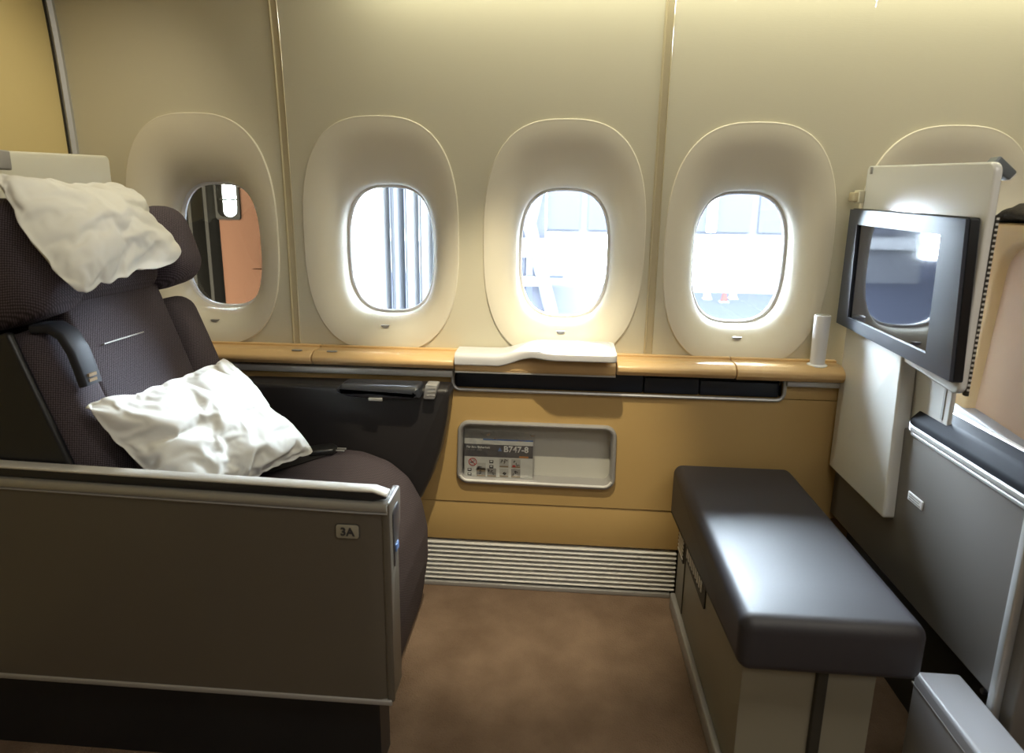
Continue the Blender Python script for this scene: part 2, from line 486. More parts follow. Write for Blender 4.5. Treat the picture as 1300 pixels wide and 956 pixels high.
# windows
PX_, PZ_, PA, PB, PY_ = 0.004, 1.012, 0.134, 0.190, 0.135
for k, cx in enumerate(WINX):
    wn = struct('window_%d' % (k + 1), (cx, 0.1, 0.735))
    bm = bmesh.new(); N = 128
    cz = BZ['cz'] + WSLOPE * (cx + .5); PZ = PZ_ + .5 * WSLOPE * (cx + .5)
    inner = superell(cx + PX_, PZ, PA, PB, 2.9, N)
    def ringo(d, dy):
        return [(p[0], prof(p[1]) + dy, p[1]) for p in superell(cx, cz, BZ['a'] - d, BZ['b'] - d, BZ['n'], N)]
    rings = [ringo(-.0005, .012), ringo(-.0005, -.003), ringo(.0005, -.0052), ringo(.002, -.006), ringo(.004, -.0055)]
    o2 = superell(cx, cz, BZ['a'] - .006, BZ['b'] - .006, BZ['n'], N)
    K = 22
    for q in range(K + 1):
        t = q / K
        y_s = 0.92 * t ** 1.9 + 0.08 * t
        ring = []
        for p, i_ in zip(o2, inner):
            f_ = 1 - (1 - t) ** 1.42
            x = p[0] + (i_[0] - p[0]) * f_; z = p[1] + (i_[1] - p[1]) * f_
            y0 = prof(p[1]) - .0055
            ring.append((x, y0 + (PY_ - 0.020 - y0) * y_s, z))
        rings.append(ring)
    rings.append([(p[0], PY_ + .012, p[1]) for p in superell(cx + PX_, PZ, PA - .002, PB - .002, 2.9, N)])
    loft(bm, rings, cap=False)
    mk('window_bezel', bm, M['bezel'], wn, 50)
    bm = bmesh.new()
    g = [superell(cx + PX_, PZ, PA + d, PB + d, 2.9, N) for d in (.004, -.008, -.010, -.008)]
    loft(bm, [[(p[0], y, p[1]) for p in r] for r, y in zip(g, (PY_ + .008, PY_ + .008, PY_ + .014, PY_ + .020))], cap=False)
    mk('gasket', bm, M['lampwhite'], wn)
    bm = bmesh.new()
    loft(bm, [[(p[0], y, p[1]) for p in superell(cx + PX_, PZ, PA + d, PB + d, 2.9, N)] for d, y in ((-.008, PY_ + .018), (-.008, PY_ + .026), (.03, PY_ + .045), (.10, PY_ + .045), (.10, PY_ - .02))], cap=False)
    mk('outer_frame', bm, M['greytrim'], wn)
    bm = bmesh.new()
    loft(bm, [[(p[0], y, p[1]) for p in superell(cx + PX_, PZ, PA - .003, PB - .003, 2.9, N)] for y in (PY_ + .014, PY_ + .017)])
    mk('pane', bm, M['pane'], wn)
    bm = bmesh.new()          # little finger grip of the shade at the foot of the opening
    half = [(math.cos(PI + PI * q / 10) * .012, math.sin(PI + PI * q / 10) * .008) for q in range(11)]
    prism([(cx + p[0], 0.798 + p[1] + .5 * WSLOPE * (cx + .5)) for p in half], 'y', 0.060, 0.078, bm=bm)
    mk('shade_tab', bm, M['greytrim'], wn)

# lower sidewall (dado), grille, trim rail, storage slot
POCKET = round_poly([(-0.283, 0.345), (0.180, 0.343), (0.178, 0.538), (-0.278, 0.538)], .034, 8)
def poly_ring(poly, cx, cz, N):
    out = []
    for k in range(N):
        d = Vector((math.cos(2 * PI * k / N), math.sin(2 * PI * k / N))); best = None
        for a, c_ in zip(poly, poly[1:] + poly[:1]):
            a = Vector(a) - Vector((cx, cz)); e = Vector(c_) - Vector((cx, cz)) - a
            den = d.x * e.y - d.y * e.x
            if abs(den) < 1e-12: continue
            t_ = (a.x * e.y - a.y * e.x) / den; u_ = (a.x * d.y - a.y * d.x) / den
            if t_ > 0 and -1e-6 <= u_ <= 1 + 1e-6 and (best is None or t_ < best): best = t_
        out.append((cx + d.x * best, cz + d.y * best))
    return out
bm = bmesh.new(); NP = 240
pr_ = poly_ring(offset_poly(POCKET, .004), -0.05, 0.44, NP); rr_ = rect_ring(LEFT, 1.60, 0.283, 0.632, -0.05, 0.44, NP)
loft(bm, [[(p[0], .04, p[1]) for p in rr_], [(p[0], .0, p[1]) for p in rr_], [(p[0], .0, p[1]) for p in pr_], [(p[0], .04, p[1]) for p in pr_]], cap=False)
mk('dado_panel', bm, M['dado'], wb, 30)
mk('dado_panel', box(LEFT, 1.60, 0.003, 0.04, 0.156, 0.280, bev=.002), M['dado'], wb)
mk('dado_panel', box(LEFT, -0.293, 0.0, 0.04, 0.634, 0.684, bev=.001), M['dado'], wb)
mk('dado_panel', box(0.631, 1.60, 0.0, 0.04, 0.634, 0.684, bev=.001), M['dado'], wb)
mk('dado_backing', box(LEFT, RIGHT, 0.05, 0.06, -0.04, 0.76), M['gasket'], wb, 0)
mk('grille_backing', box(LEFT, 0.80, 0.018, 0.03, 0.0, 0.166), M['gasket'], wb, 0)
pz = [(-.006, -.0015), (-.005, .0008), (-.001, .0028), (.012, .0040), (.012, -.0015)]
sl = mk('grille_slat', prism([(0.006 + p[0], 0.0245 + p[1]) for p in pz], 'x', LEFT, 0.372), M['slat'], wb, 25)
copies(sl, [(0, 0, 0.0148 * k) for k in range(1, 9)])
mk('skirting_strip', box(LEFT, 0.36, -.004, .02, 0.0, 0.014, bev=.002), M['greytrim'], wb)
mk('slot_recess', box(-0.290, 0.624, 0.030, 0.045, 0.628, 0.71), M['slot'], wb, 0)
# trim rail: grey strip left, silver bead round the foot of the slot, pale strip right
rail = [(-0.90, 0.688)]
b = bmesh.new()
add_box(b, LEFT, -0.289, -0.022, 0.02, 0.669, 0.689, bev=.004)
mk('trim_rail', b, M['silver'], wb)
b = bmesh.new()
add_box(b, 0.628, 0.80, -0.020, 0.02, 0.674, 0.691, bev=.004)
mk('trim_rail', b, M['silver'], wb)
path = [(x, -0.006, z) for x, z in ([(-0.2925, 0.690), (-0.2925, 0.66)] + [(-0.2925 + .022 * (1 - math.cos(PI / 2 * k / 6)), 0.653 - .022 * math.sin(PI / 2 * k / 6)) for k in range(7)] +
        [(x, 0.631) for x in (-.1, .1, .3, .5)] + [(0.6055 + .022 * math.sin(PI / 2 * k / 6), 0.631 + .022 * (1 - math.cos(PI / 2 * k / 6))) for k in range(7)] + [(0.6275, 0.66), (0.6275, 0.690)])]
mk('slot_bead', tube(bmesh.new(), path, 0.0052, 8), M['silver'], wb)
mk('slot_flap', box(-0.286, 0.245, 0.010, 0.030, 0.634, 0.690, bev=.003), M['slot'], wb)
mk('slot_flap', box(0.249, 0.400, 0.010, 0.030, 0.634, 0.680, bev=.003), M['slot'], wb)
mk('slot_flap', box(0.404, 0.618, 0.010, 0.030, 0.634, 0.676, bev=.003), M['slot'], wb)

# ================================================================== LEDGE COVERS
def cover_poly(low=0.698, yf=-0.046):
    return round_poly([(0.048, low), (yf + .012, low), (yf, low + .012), (yf, 0.721), (yf + .022, 0.736), (0.040, 0.7335), (0.048, 0.729)],
                      [0, .004, .008, .018, .03, .006, 0], 5)
ledge_group = 'tan ledge covers under the windows'
for x0, x1, lab, low in ((LEFT + .022, -0.690, 'tan leather ledge cover beside the seat, partly hidden by the seat back', .698),
                         (-0.687, -0.2835, 'tan leather ledge cover under the second window, left of the white tray arm', .698),
                         (0.1655, 0.4835, 'tan leather ledge cover under the fourth window, over the open dark slot', .696),
                         (0.4865, 0.772, 'short tan leather ledge cover carrying the white round lamp post', .694)):
    t = thing('ledge_cover', ((x0 + x1) / 2, 0, 0.70), lab, 'ledge', ledge_group)
    mk('cover_shell', prism(cover_poly(low), 'x', x0, x1, .003, 3), M['ledge'], t, 40)
    if x1 < -0.6:
        mk('finger_slot', box(-0.750, -0.722, -.030, -.020, 0.7345, 0.7375, bev=.001), M['greytrim'], t)
    elif x1 < 0:
        mk('finger_slot', box(-0.648, -0.620, -.030, -.020, 0.7345, 0.7375, bev=.001), M['greytrim'], t)
    mk('back_lip', box(x0, x1, 0.030, 0.046, 0.728, 0.740, bev=.002), M['ledge'], t)
t = thing('ledge_cover', (-0.06, 0, 0.69), 'low tan ledge cover with rounded front under the white tray', 'ledge', ledge_group)
mk('cover_shell', prism(round_poly([(0.048, .693), (-.036, .693), (-.040, .70), (-.040, .724), (-.02, .735), (.048, .735)], [0, .003, .004, .012, .01, 0], 4), 'x', -0.2805, 0.1630, .002, 2), M['ledge'], t, 40)
mk('cover_edge', box(-0.2805, 0.1630, -.042, -.036, .6905, .694), M['silver'], t, 0)

# white tray: arm in the ledge, swan neck, plate above
def smooth01(t): t = max(0, min(1, t)); return t * t * (3 - 2 * t)
bm = bmesh.new(); rings = []
xs = [-0.2795 + .4395 * k / 60 for k in range(61)]
for x in xs:
    s = smooth01((x + 0.165) / 0.115)
    s2 = smooth01((x + 0.12) / 0.12)
    zt = 0.7475 + 0.0255 * s
    th = 0.034 - 0.014 * s
    yf = -0.053 - 0.040 * s2
    yb = 0.040
    e = min(1, (0.161 - x) / 0.012); q = math.sqrt(max(0, 1 - (1 - e) ** 2)) if e < 1 else 1
    yf = yf + .012 * (1 - q); yb = yb - .012 * (1 - q)
    r0 = 0.022 * (1 - s) + 0.0035 * s
    poly = round_poly([(yb, zt - th), (yf, zt - th), (yf, zt), (yb, zt)], [.004, .005, r0, .006], 5)
    rings.append([(x, p[0], p[1] - .010 * s * (0.04 - p[0]) / 0.13) for p in poly])
loft(bm, rings)
t = thing('tray_table', (-0.06, 0, 0.735), 'white flip up tray with swan neck arm on the tan ledge', 'tray')
mk('tray_body', bm, M['whitetray'], t, 50)
def trayz(x, y): return 0.7475 + .0255 * smooth01((x + 0.165) / 0.115) - .010 * smooth01((x + .165) / .115) * (0.04 - y) / 0.13
rim = [(x, y, trayz(x, y) + .0005) for x, y in round_poly([(-0.055, -0.080), (0.150, -0.080), (0.150, 0.030), (-0.055, 0.030)], .016, 5)]
mk('tray_rim', tube(bmesh.new(), rim, 0.0018, 6, closed=True), M['whitetray'], t)

# lamp post on the ledge
t = thing('reading_lamp', (0.706, -0.004, 0.735), 'white round lamp post standing on right end of the tan ledge', 'lamp')
bm = bmesh.new()
def lathe(bm, cx, cy, prof_, n=32, lean=(0, 0)):
    loft(bm, [[(cx + r * math.cos(2 * PI * k / n) + lean[0] * (z - prof_[0][1]), cy + r * math.sin(2 * PI * k / n), z) for k in range(n)] for r, z in prof_])
    return bm
lathe(bm, 0.706, -.004, [(.0185, .7370), (.0195, .80), (.0205, .868), (.0200, .8715), (.016, .8725)], lean=(.0, 0))
mk('lamp_tube', bm, M['lampwhite'], t, 40)
mk('lamp_foot', lathe(bmesh.new(), 0.706, -.004, [(.026, .7330), (.026, .7360), (.022, .7385), (.0185, .7387)]), M['lampwhite'], t)
mk('lamp_cap', lathe(bmesh.new(), 0.706, -.004, [(.0165, .8722), (.0165, .8735), (.012, .8738)]), M['plate'], t)

# ================================================================== LITERATURE POCKET
t = thing('literature_pocket', (-0.05, -0.01, 0.345), 'silver framed literature pocket in the tan wall panel', 'pocket')
def slant(p, y): return (p[0], y, p[1])
po = POCKET
bm = bmesh.new()
rings = [[slant(p, y) for p in offset_poly(po, d)] for d, y in ((0, .002), (0, -.008), (.002, -.012), (.006, -.0135), (.010, -.012), (.0125, -.007), (.0135, .0), (.0135, .040))]
loft(bm, rings, cap=False)
mk('pocket_frame', bm, M['greytrim'], t, 40)
bm = bmesh.new()
lip = offset_poly(po, .0095)
low = [p for p in lip if p[1] < 0.372]
low.sort(key=lambda p: p[0])
tube(bm, [(p[0], -.0125, p[1] + .001) for p in low], .0042, 8)
mk('pocket_lip', bm, M['slat'], t)  # brighter metal than the frame, standing in for spotlight on the lip
bm = bmesh.new()
pi_ = offset_poly(po, .0120)
loft(bm, [[slant(p, .040) for p in pi_], [slant(p, .042) for p in pi_]])
mk('pocket_back', bm, M['pocketback'], t)

# safety card inside
cy = 0.0120
t = thing('safety_card', (-0.16, cy, 0.362), 'printed safety card reading B747-8 in plastic sleeve in the pocket', 'card')
X0, X1, Z0, Z1 = -0.262, -0.060, 0.3570, 0.478
mk('card_sheet', box(X0, X1, cy, cy + .0012, Z0, Z1), M['paper'], t, 0)
def flat(name, m, x0, x1, z0, z1, d=.0004, par=t):
    return mk(name, box(x0, x1, cy - d, cy + .0002, z0, z1), m, par, 0)
hd = flat('card_header', M['ink'], X0, X1, 0.4215, 0.4605)
flat('card_top_edge', M['inkblue'], X0 + .055, X1, 0.4735, Z1, .0003)['label'] = 'blue printed top edge'
text('card_title', 'B747-8', 0.0255, M['inkwhite'], t, facing_cam(-0.1465, cy - .0008, 0.4395), .0003, .0006)
text('card_heading', 'Für Ihre Sicherheit', 0.0092, M['inkwhite'], t, facing_cam(X0 + .006, cy - .0008, 0.4480), .0003, .0002)
text('card_heading', 'For your safety', 0.0075, M['inkgrey'], t, facing_cam(X0 + .006, cy - .0008, 0.4410), .0003)
bm = bmesh.new(); prism([(-0.163, 0.441), (-0.151, 0.441), (-0.157, 0.453)], 'y', cy - .0008, cy, bm=bm)
mk('card_blue_mark', bm, M['inkblue'], t, 0)
flat('card_orange_mark', M['inkorange'], -0.100, -0.073, 0.4225, 0.4275, .0008)
# no smoking sign
bm = bmesh.new()
cxs, czs = -0.2375, 0.404
tube(bm, [(cxs + .0115 * math.cos(2 * PI * k / 24), cy - .0004, czs + .0115 * math.sin(2 * PI * k / 24)) for k in range(24)], .0013, 5, closed=True)
tube(bm, [(cxs - .008, cy - .0008, czs + .008), (cxs + .008, cy - .0008, czs - .008)], .0011, 5)
mk('no_smoking_ring', bm, M['inkred'], t)
bm = bmesh.new()
add_box(bm, cxs - .0075, cxs + .003, cy - .0005, cy, czs - .003, czs - .0005)
tube(bm, [(cxs + .001, cy - .0003, czs + .001), (cxs + .005, cy - .0003, czs + .003), (cxs + .004, cy - .0003, czs + .006)], .0008, 5)
mk('cigarette_mark', bm, M['inkblack'], t, 0)
for x, z in ((-0.247, 0.379), (-0.247, 0.365), (-0.182, 0.407), (-0.182, 0.391)):
    pic = flat('pictogram', M['inkblack'], x - .006, x + .006, z - .005, z + .0045)
    bm = bmesh.new(); add_box(bm, x - .0035, x + .0035, cy - .0008, cy, z - .001, z + .003, bev=.0)
    mk('pictogram_figure', bm, M['inkwhite'], pic, 0)
def pictile(x, z, tone):
    pic = flat('picture_tile', M['inkgrey'] if tone else M['pocketback'], x - .0135, x + .0135, z - .0135, z + .0135)
    bm = bmesh.new()
    random.seed(int(x * 9000 + z * 7000))
    for q in range(3):
        a = random.uniform(-.009, .006); c_ = random.uniform(-.009, .004)
        tube(bm, [(x + a, cy - .0007, z + c_), (x + a + random.uniform(-.004, .006), cy - .0007, z + c_ + random.uniform(.003, .009)), (x + a + random.uniform(0, .009), cy - .0007, z + c_ + .004)], .0011, 4)
    mk('picture_figure', bm, M['inkblack'], pic, 0)
    bm = bmesh.new(); add_box(bm, x - .0125, x + .0125, cy - .0007, cy, z - .0130, z - .0085)
    mk('picture_ground', bm, M['inkbrown'], pic, 0)
for x, z, tn in ((-.2125, .388, 0), (-.2125, .3725, 1), (-.181, .3725, 1), (-.1445, .404, 0), (-.1445, .3735, 0), (-.1095, .404, 0), (-.1095, .3735, 1)):
    pictile(x, z, tn)
flat('red_label', M['inkred'], -.1195, -.1105, .3930, .3990, .0010)
# clear plastic sleeve around the card
t = thing('plastic_sleeve', (-0.16, cy - .003, 0.358), 'crumpled clear plastic sleeve around the safety card in the pocket', 'sleeve')
bm = bmesh.new(); NX, NZ = 60, 44; vs = []
for j in range(NZ + 1):
    for i in range(NX + 1):
        u, v = i / NX, j / NZ
        x = -.268 + .213 * u; z = .3575 + .152 * v
        a = .0022 + .0045 * max(0, v - .55) * 2
        y = cy - .0035 - a * abs(noise.noise(Vector((x * 55 + z * 30, z * 60, 3.3)))) - .5 * a * abs(noise.noise(Vector((x * 150, z * 130, 1.3))))
        if v > .75: x += .010 * (v - .75) * math.sin(u * 9); z -= .03 * (v - .75) * u
        vs.append(bm.verts.new((x, y, z)))
for j in range(NZ):
    for i in range(NX):
        k = j * (NX + 1) + i; bm.faces.new((vs[k], vs[k + 1], vs[k + NX + 2], vs[k + NX + 1]))
mk('sleeve_film', bm, M['film'], t, 80)

# ================================================================== SEAT
seat = thing('airline_seat', (-0.70, -0.36, 0.0), 'plum grey fabric first class seat with taupe shell marked 3A', 'seat')
# --- near side shell
SY = -0.68
def topz(x): return 0.612 + 0.0145 * max(0, (-0.35 - x) / 0.69) ** 1.0     # rim height along the shell
bm = bmesh.new(); rings = []
xs = [-1.33 + 1.03 * k / 40 for k in range(41)]
for x in xs:
    zt = topz(x) - .012
    e = min(1, (-0.2995 - x) / 0.010); ins = 0.010 * (1 - math.sqrt(max(0, 1 - (1 - e) ** 2)))
    rings.append([(x, SY + ins, 0.19), (x, SY + ins, zt), (x, SY + .07, zt), (x, SY + .07, 0.19)])
loft(bm, rings)
mk('side_shell', bm, M['shellgrey'], seat, 40)
mk('shell_plinth', box(-1.32, -0.335, SY + .025, SY + .09, 0.0, 0.185), M['black'], seat, 0)
mk('shell_foot_trim', box(-1.33, -0.302, SY - .003, SY + .02, 0.182, 0.194, bev=.003), M['greytrim'], seat)
bm = bmesh.new()
pr = [(-.005, -.014), (-.007, -.008), (-.006, -.001), (-.002, .002), (.03, .003), (.03, -.014)]
loft(bm, [[(x, SY + p[0], topz(x) + p[1]) for p in pr] for x in xs])
mk('shell_rim', bm, M['rim'], seat, 50)
bm = bmesh.new()
pr = [(.0, -.003), (-.003, .0), (.0, .003), (.02, .003), (.02, -.003)]
loft(bm, [[(x, SY - .002 + p[0], topz(x) - .0185 + p[1]) for p in pr] for x in xs])
mk('shell_bead', bm, M['greytrim'], seat, 50)
bm = bmesh.new(); rings = []
for x in xs:
    x2 = min(x, -0.3005)
    e = min(1, (-0.2995 - x) / 0.022); q = math.sqrt(max(0, 1 - (1 - e) ** 2))
    zc = topz(x) + .0125; h = .0105 * max(q, .05)
    rings.append([(x2, SY + p[0], zc + p[1]) for p in round_poly([(.001, -h), (.024, -h), (.024, h), (.001, h)], .006 * max(q, .1), 3)])
loft(bm, rings)
mk('armrest_pad', bm, M['black'], seat, 50)
bm = bmesh.new(); rings = []
for x in xs:
    e = min(1, (-0.2995 - x) / 0.022); q = math.sqrt(max(0, 1 - (1 - e) ** 2))
    zc = topz(x) + .0125 + .0105 * q + .002
    rings.append([(x, SY + p[0], zc + p[1]) for p in ((-.001, -.003), (-.002, .000), (.001, .0025), (.022, .0025), (.024, -.003))])
loft(bm, rings)
mk('armrest_top_trim', bm, M['slat'], seat, 50)
# end cap with dark control recess
bm = bmesh.new()
cap = round_poly([(SY + .001, .19), (SY + .001, .613), (SY + .088, .613), (SY + .082, .54), (SY + .03, .44), (SY + .012, .36), (SY + .010, .19)], [0, .006, .012, .02, .03, .02, 0], 4)
prism(cap, 'x', -.312, -.297, .004, 3, bm=bm)
ec = mk('end_cap', bm, M['shellgrey'], seat, 40)
bm = bmesh.new()
rc = round_poly([(SY + .022, .585), (SY + .070, .590), (SY + .066, .53), (SY + .026, .45)], [.01, .012, .02, .006], 4)
prism(rc, 'x', -.299, -.2955, .001, 2, bm=bm)
mk('control_recess', bm, M['lid'], ec, 40)
bm = bmesh.new(); add_box(bm, -.2965, -.2935, SY + .032, SY + .052, .497, .512, bev=.001)
mk('control_button', bm, M['inkblue'], ec)
# number plate
npz = box(-.3985, -.3530, SY - .0035, SY, .5410, .5690, bev=.0017, seg=3)
bm = bmesh.new(); prism(round_poly([(-.3990, .5405), (-.3530, .5405), (-.3530, .5690), (-.3990, .5690)], .006, 4), 'y', SY - .0015, SY + .001, bm=bm)
npb = mk('seat_number_plate', bm, M['black'], seat)
npz.free()
bm = bmesh.new(); prism(round_poly([(-.3970, .5412), (-.3540, .5412), (-.3540, .5680), (-.3970, .5680)], .005, 4), 'y', SY - .0035, SY - .001, .0007, 2, bm=bm)
mk('plate_face', bm, M['plate'], npb)
text('plate_number', '3A', 0.0225, M['platetext'], npb, facing_cam(-.3755, SY - .0042, .5472), .0005, .0006, 'CENTER')

# --- far side arm shell (by the window)
def arm_poly():
    pts = [(-1.05, .30), (-1.05, .645), (-.87, .653), (-.60, .655), (-.2905, .655), (-.288, .635), (-.296, .57), (-.317, .47), (-.345, .385), (-.375, .32), (-.44, .28)]
    return round_poly(pts, [0, .02, .1, .1, .012, .01, .1, .1, .1, .05, .05], 5)
bm = bmesh.new(); prism(arm_poly(), 'y', -0.090, -0.004, .014, 5, bm=bm)
mk('arm_shell', bm, M['armdark'], seat, 50)
bm = bmesh.new()
lp = round_poly([(-.602, .648), (-.575, .668), (-.366, .669), (-.358, .634), (-.470, .628), (-.560, .634)], [.012, .014, .010, .008, .05, .02], 5)
prism(lp, 'y', -.132, -.050, .017, 5, bm=bm)
ld = mk('armrest_lid', bm, M['lid'], seat, 50)
bm = bmesh.new(); add_box(bm, -.500, -.462, -.1345, -.128, .6285, .6365, bev=.001)
mk('lid_latch', bm, M['silver'], ld)
bm = bmesh.new()
prism(round_poly([(-.356, .632), (-.349, .672), (-.316, .672), (-.325, .632)], .004, 3), 'y', -.112, -.07, .002, 2, bm=bm)
mp = mk('metal_plate', bm, M['silver'], seat)
for k in range(3):
    bm = bmesh.new(); add_box(bm, -.345 + .002 * k, -.322 + .001 * k, -.1135, -.111, .642 + .010 * k, .6435 + .010 * k)
    mk('plate_groove', bm, M['greytrim'], mp, 0)

# --- seat cushion with waterfall front
cp = [(-.93, .30), (-.93, .455), (-.80, .476), (-.64, .482), (-.53, .474), (-.455, .448), (-.400, .402), (-.365, .335), (-.350, .255), (-.350, .17), (-.362, .08), (-.374, .012), (-.44, .012), (-.46, .26)]
cp = round_poly(cp, [0, .02, .08, .1, .1, .1, .1, .1, .1, .1, .1, .01, .01, .02], 4)
bm = bmesh.new(); prism(cp, 'y', -0.585, -0.088, .030, 6, bm=bm)
for v in bm.verts:                                     # the front bulges out a little in the middle
    t = (v.co.y + .335) / .25
    if v.co.x > -.6: v.co.x += .008 * (1 - min(1, t * t))
mk('seat_cushion', bm, M['fabric'], seat, 60)
bm = bmesh.new()
mk('cushion_seam', tube(bm, [(-.905, -.580 + .0, .483), (-.70, -.566, .4845), (-.56, -.560, .480)], .002, 5), M['black'], seat)

# --- backrest: centre panel, two bolsters, headrest with wings
def lean(xb, zb, ang): return Matrix.Translation((xb, 0, zb)) @ Matrix.Rotation(ang, 4, 'Y')
A = -math.radians(18.5)
def padded(y0, y1, x_front, thick, h0, h1, r, bulge, bm=None, nx=10):
    """cushion block in local frame: +x is the front face, z up along the back"""
    bm = bm or bmesh.new()
    poly = round_poly([(x_front - thick, h0), (x_front, h0), (x_front, h1), (x_front - thick, h1)], r, 6)
    prism(poly, 'y', y0, y1, min(r * .9, (y1 - y0) * .45), 6, bm=bm)
    bmesh.ops.subdivide_edges(bm, edges=[e for e in bm.edges if e.calc_length() > .06], cuts=4, use_grid_fill=True)
    ym, yh, zm, zh = (y0 + y1) / 2, (y1 - y0) / 2, (h0 + h1) / 2, (h1 - h0) / 2
    for v in bm.verts:
        if v.co.x > x_front - thick * .6:
            a = 1 - min(1, abs((v.co.y - ym) / yh)) ** 2; c_ = 1 - min(1, abs((v.co.z - zm) / zh)) ** 2
            v.co.x += bulge * a * c_
    return bm
def tilt(bm, xb, zb, ang):
    m = lean(xb, zb, ang)
    for v in bm.verts: v.co = m @ v.co
    return bm
XB, ZB = -0.868, 0.47
bk = mk('backrest', tilt(padded(-.525, -.205, 0.018, .12, -.02, .50, .016, .010), XB, ZB, A), M['fabric'], seat, 60)
mk('back_bolster', tilt(padded(-.207, -.095, .034, .17, -.02, .455, .045, .012), XB, ZB, A), M['fabric'], seat, 60)
mk('back_bolster', tilt(padded(-.640, -.523, .036, .17, -.02, .455, .045, .012), XB, ZB, A), M['fabric'], seat, 60)
bm = bmesh.new(); add_box(bm, .022, .0295, -.475, -.345, .386, .3888)
mk('stitch_stripe', tilt(bm, XB, ZB, A), M['plate'], bk, 0)
hr = mk('headrest', tilt(padded(-.53, -.21, .050, .13, .485, .705, .045, .010), XB, ZB, A), M['fabric'], seat, 60)
mk('headrest_wing', tilt(padded(-.225, -.10, .105, .16, .478, .680, .055, .012), XB, ZB, A), M['fabric'], seat, 60)
mk('headrest_wing', tilt(padded(-.650, -.505, .090, .19, .468, .700, .055, .012), XB, ZB, A), M['fabric'], seat, 60)
mk('back_shell', tilt(box(-.30, -.10, -.648, -.075, -.10, .70, bev=.03), XB, ZB, A), M['black'], seat)
mk('side_panel', tilt(box(-.25, .0, -.652, -.635, -.10, .46, bev=.008), XB, ZB, A), M['black'], seat)
# curved lever strap at the near bolster
bm = bmesh.new()
ctrl = [(-.995, .905), (-.962, .908), (-.938, .893), (-.922, .862), (-.912, .825), (-.905, .795)]
sec = []
for k, (x, z) in enumerate(ctrl):
    a = ctrl[max(0, k - 1)]; c_ = ctrl[min(len(ctrl) - 1, k + 1)]
    tx, tz = c_[0] - a[0], c_[1] - a[1]; L = math.hypot(tx, tz); nx_, nz_ = tz / L, -tx / L
    h = .009
    sec.append([(x + nx_ * p[1], -.60 + p[0], z + nz_ * p[1]) for p in round_poly([(-.024, -h), (.024, -h), (.024, h), (-.024, h)], .006, 3)])
loft(bm, sec)
lv = mk('lever_strap', bm, M['lever'], seat, 50)
bm = bmesh.new()
for k in range(2):
    add_box(bm, -.9005 - .0 * k, -.8965, -.612, -.592, .803 + .010 * k, .809 + .010 * k, xf=Matrix.Identity(4))
mk('strap_label', bm, M['inkbrown'], lv, 0)
# cream headboard panel behind the headrest, with grey bracket
bm = bmesh.new()
prism(round_poly([(-.66, .40), (-.66, 1.237), (-.079, 1.260), (-.083, .40)], [0, .02, .014, 0], 5), 'x', -1.215, -1.19, .005, 3, bm=bm)
mk('headboard', bm, M['creampanel'], seat, 40)
mk('headboard_bracket', box(-1.19, -1.15, -.475, -.432, 1.205, 1.245, bev=.004), M['greytrim'], seat)
# seat belt lying on the cushion
bm = bmesh.new()
pts = [(-.80, -.33, .490), (-.72, -.285, .487), (-.665, -.215, .4835), (-.625, -.160, .4835)]
rings = []
for k, p in enumerate(pts):
    a = Vector(pts[max(0, k - 1)]); c_ = Vector(pts[min(3, k + 1)]); t_ = (c_ - a).normalized(); s = t_.cross(Vector((0, 0, 1))).normalized() * .022
    P = Vector(p); up = Vector((0, 0, .0015))
    rings.append([P - s, P + s, P + s + up, P - s + up])
loft(bm, rings)
sb = mk('seat_belt', bm, M['armdark'], seat, 30)
bm = bmesh.new()
prism(round_poly([(-.652, -.190), (-.590, -.168), (-.588, -.138), (-.612, -.118), (-.668, -.150)], .010, 4), 'z', .4835, .500, .005, 3, bm=bm)
mk('belt_buckle', bm, M['buckle'], sb, 40)
bm = bmesh.new(); add_box(bm, -.592, -.566, -.152, -.147, .487, .491, bev=.001); add_box(bm, -.592, -.566, -.137, -.132, .487, .491, bev=.001)
mk('belt_tongue', bm, M['silver'], sb)

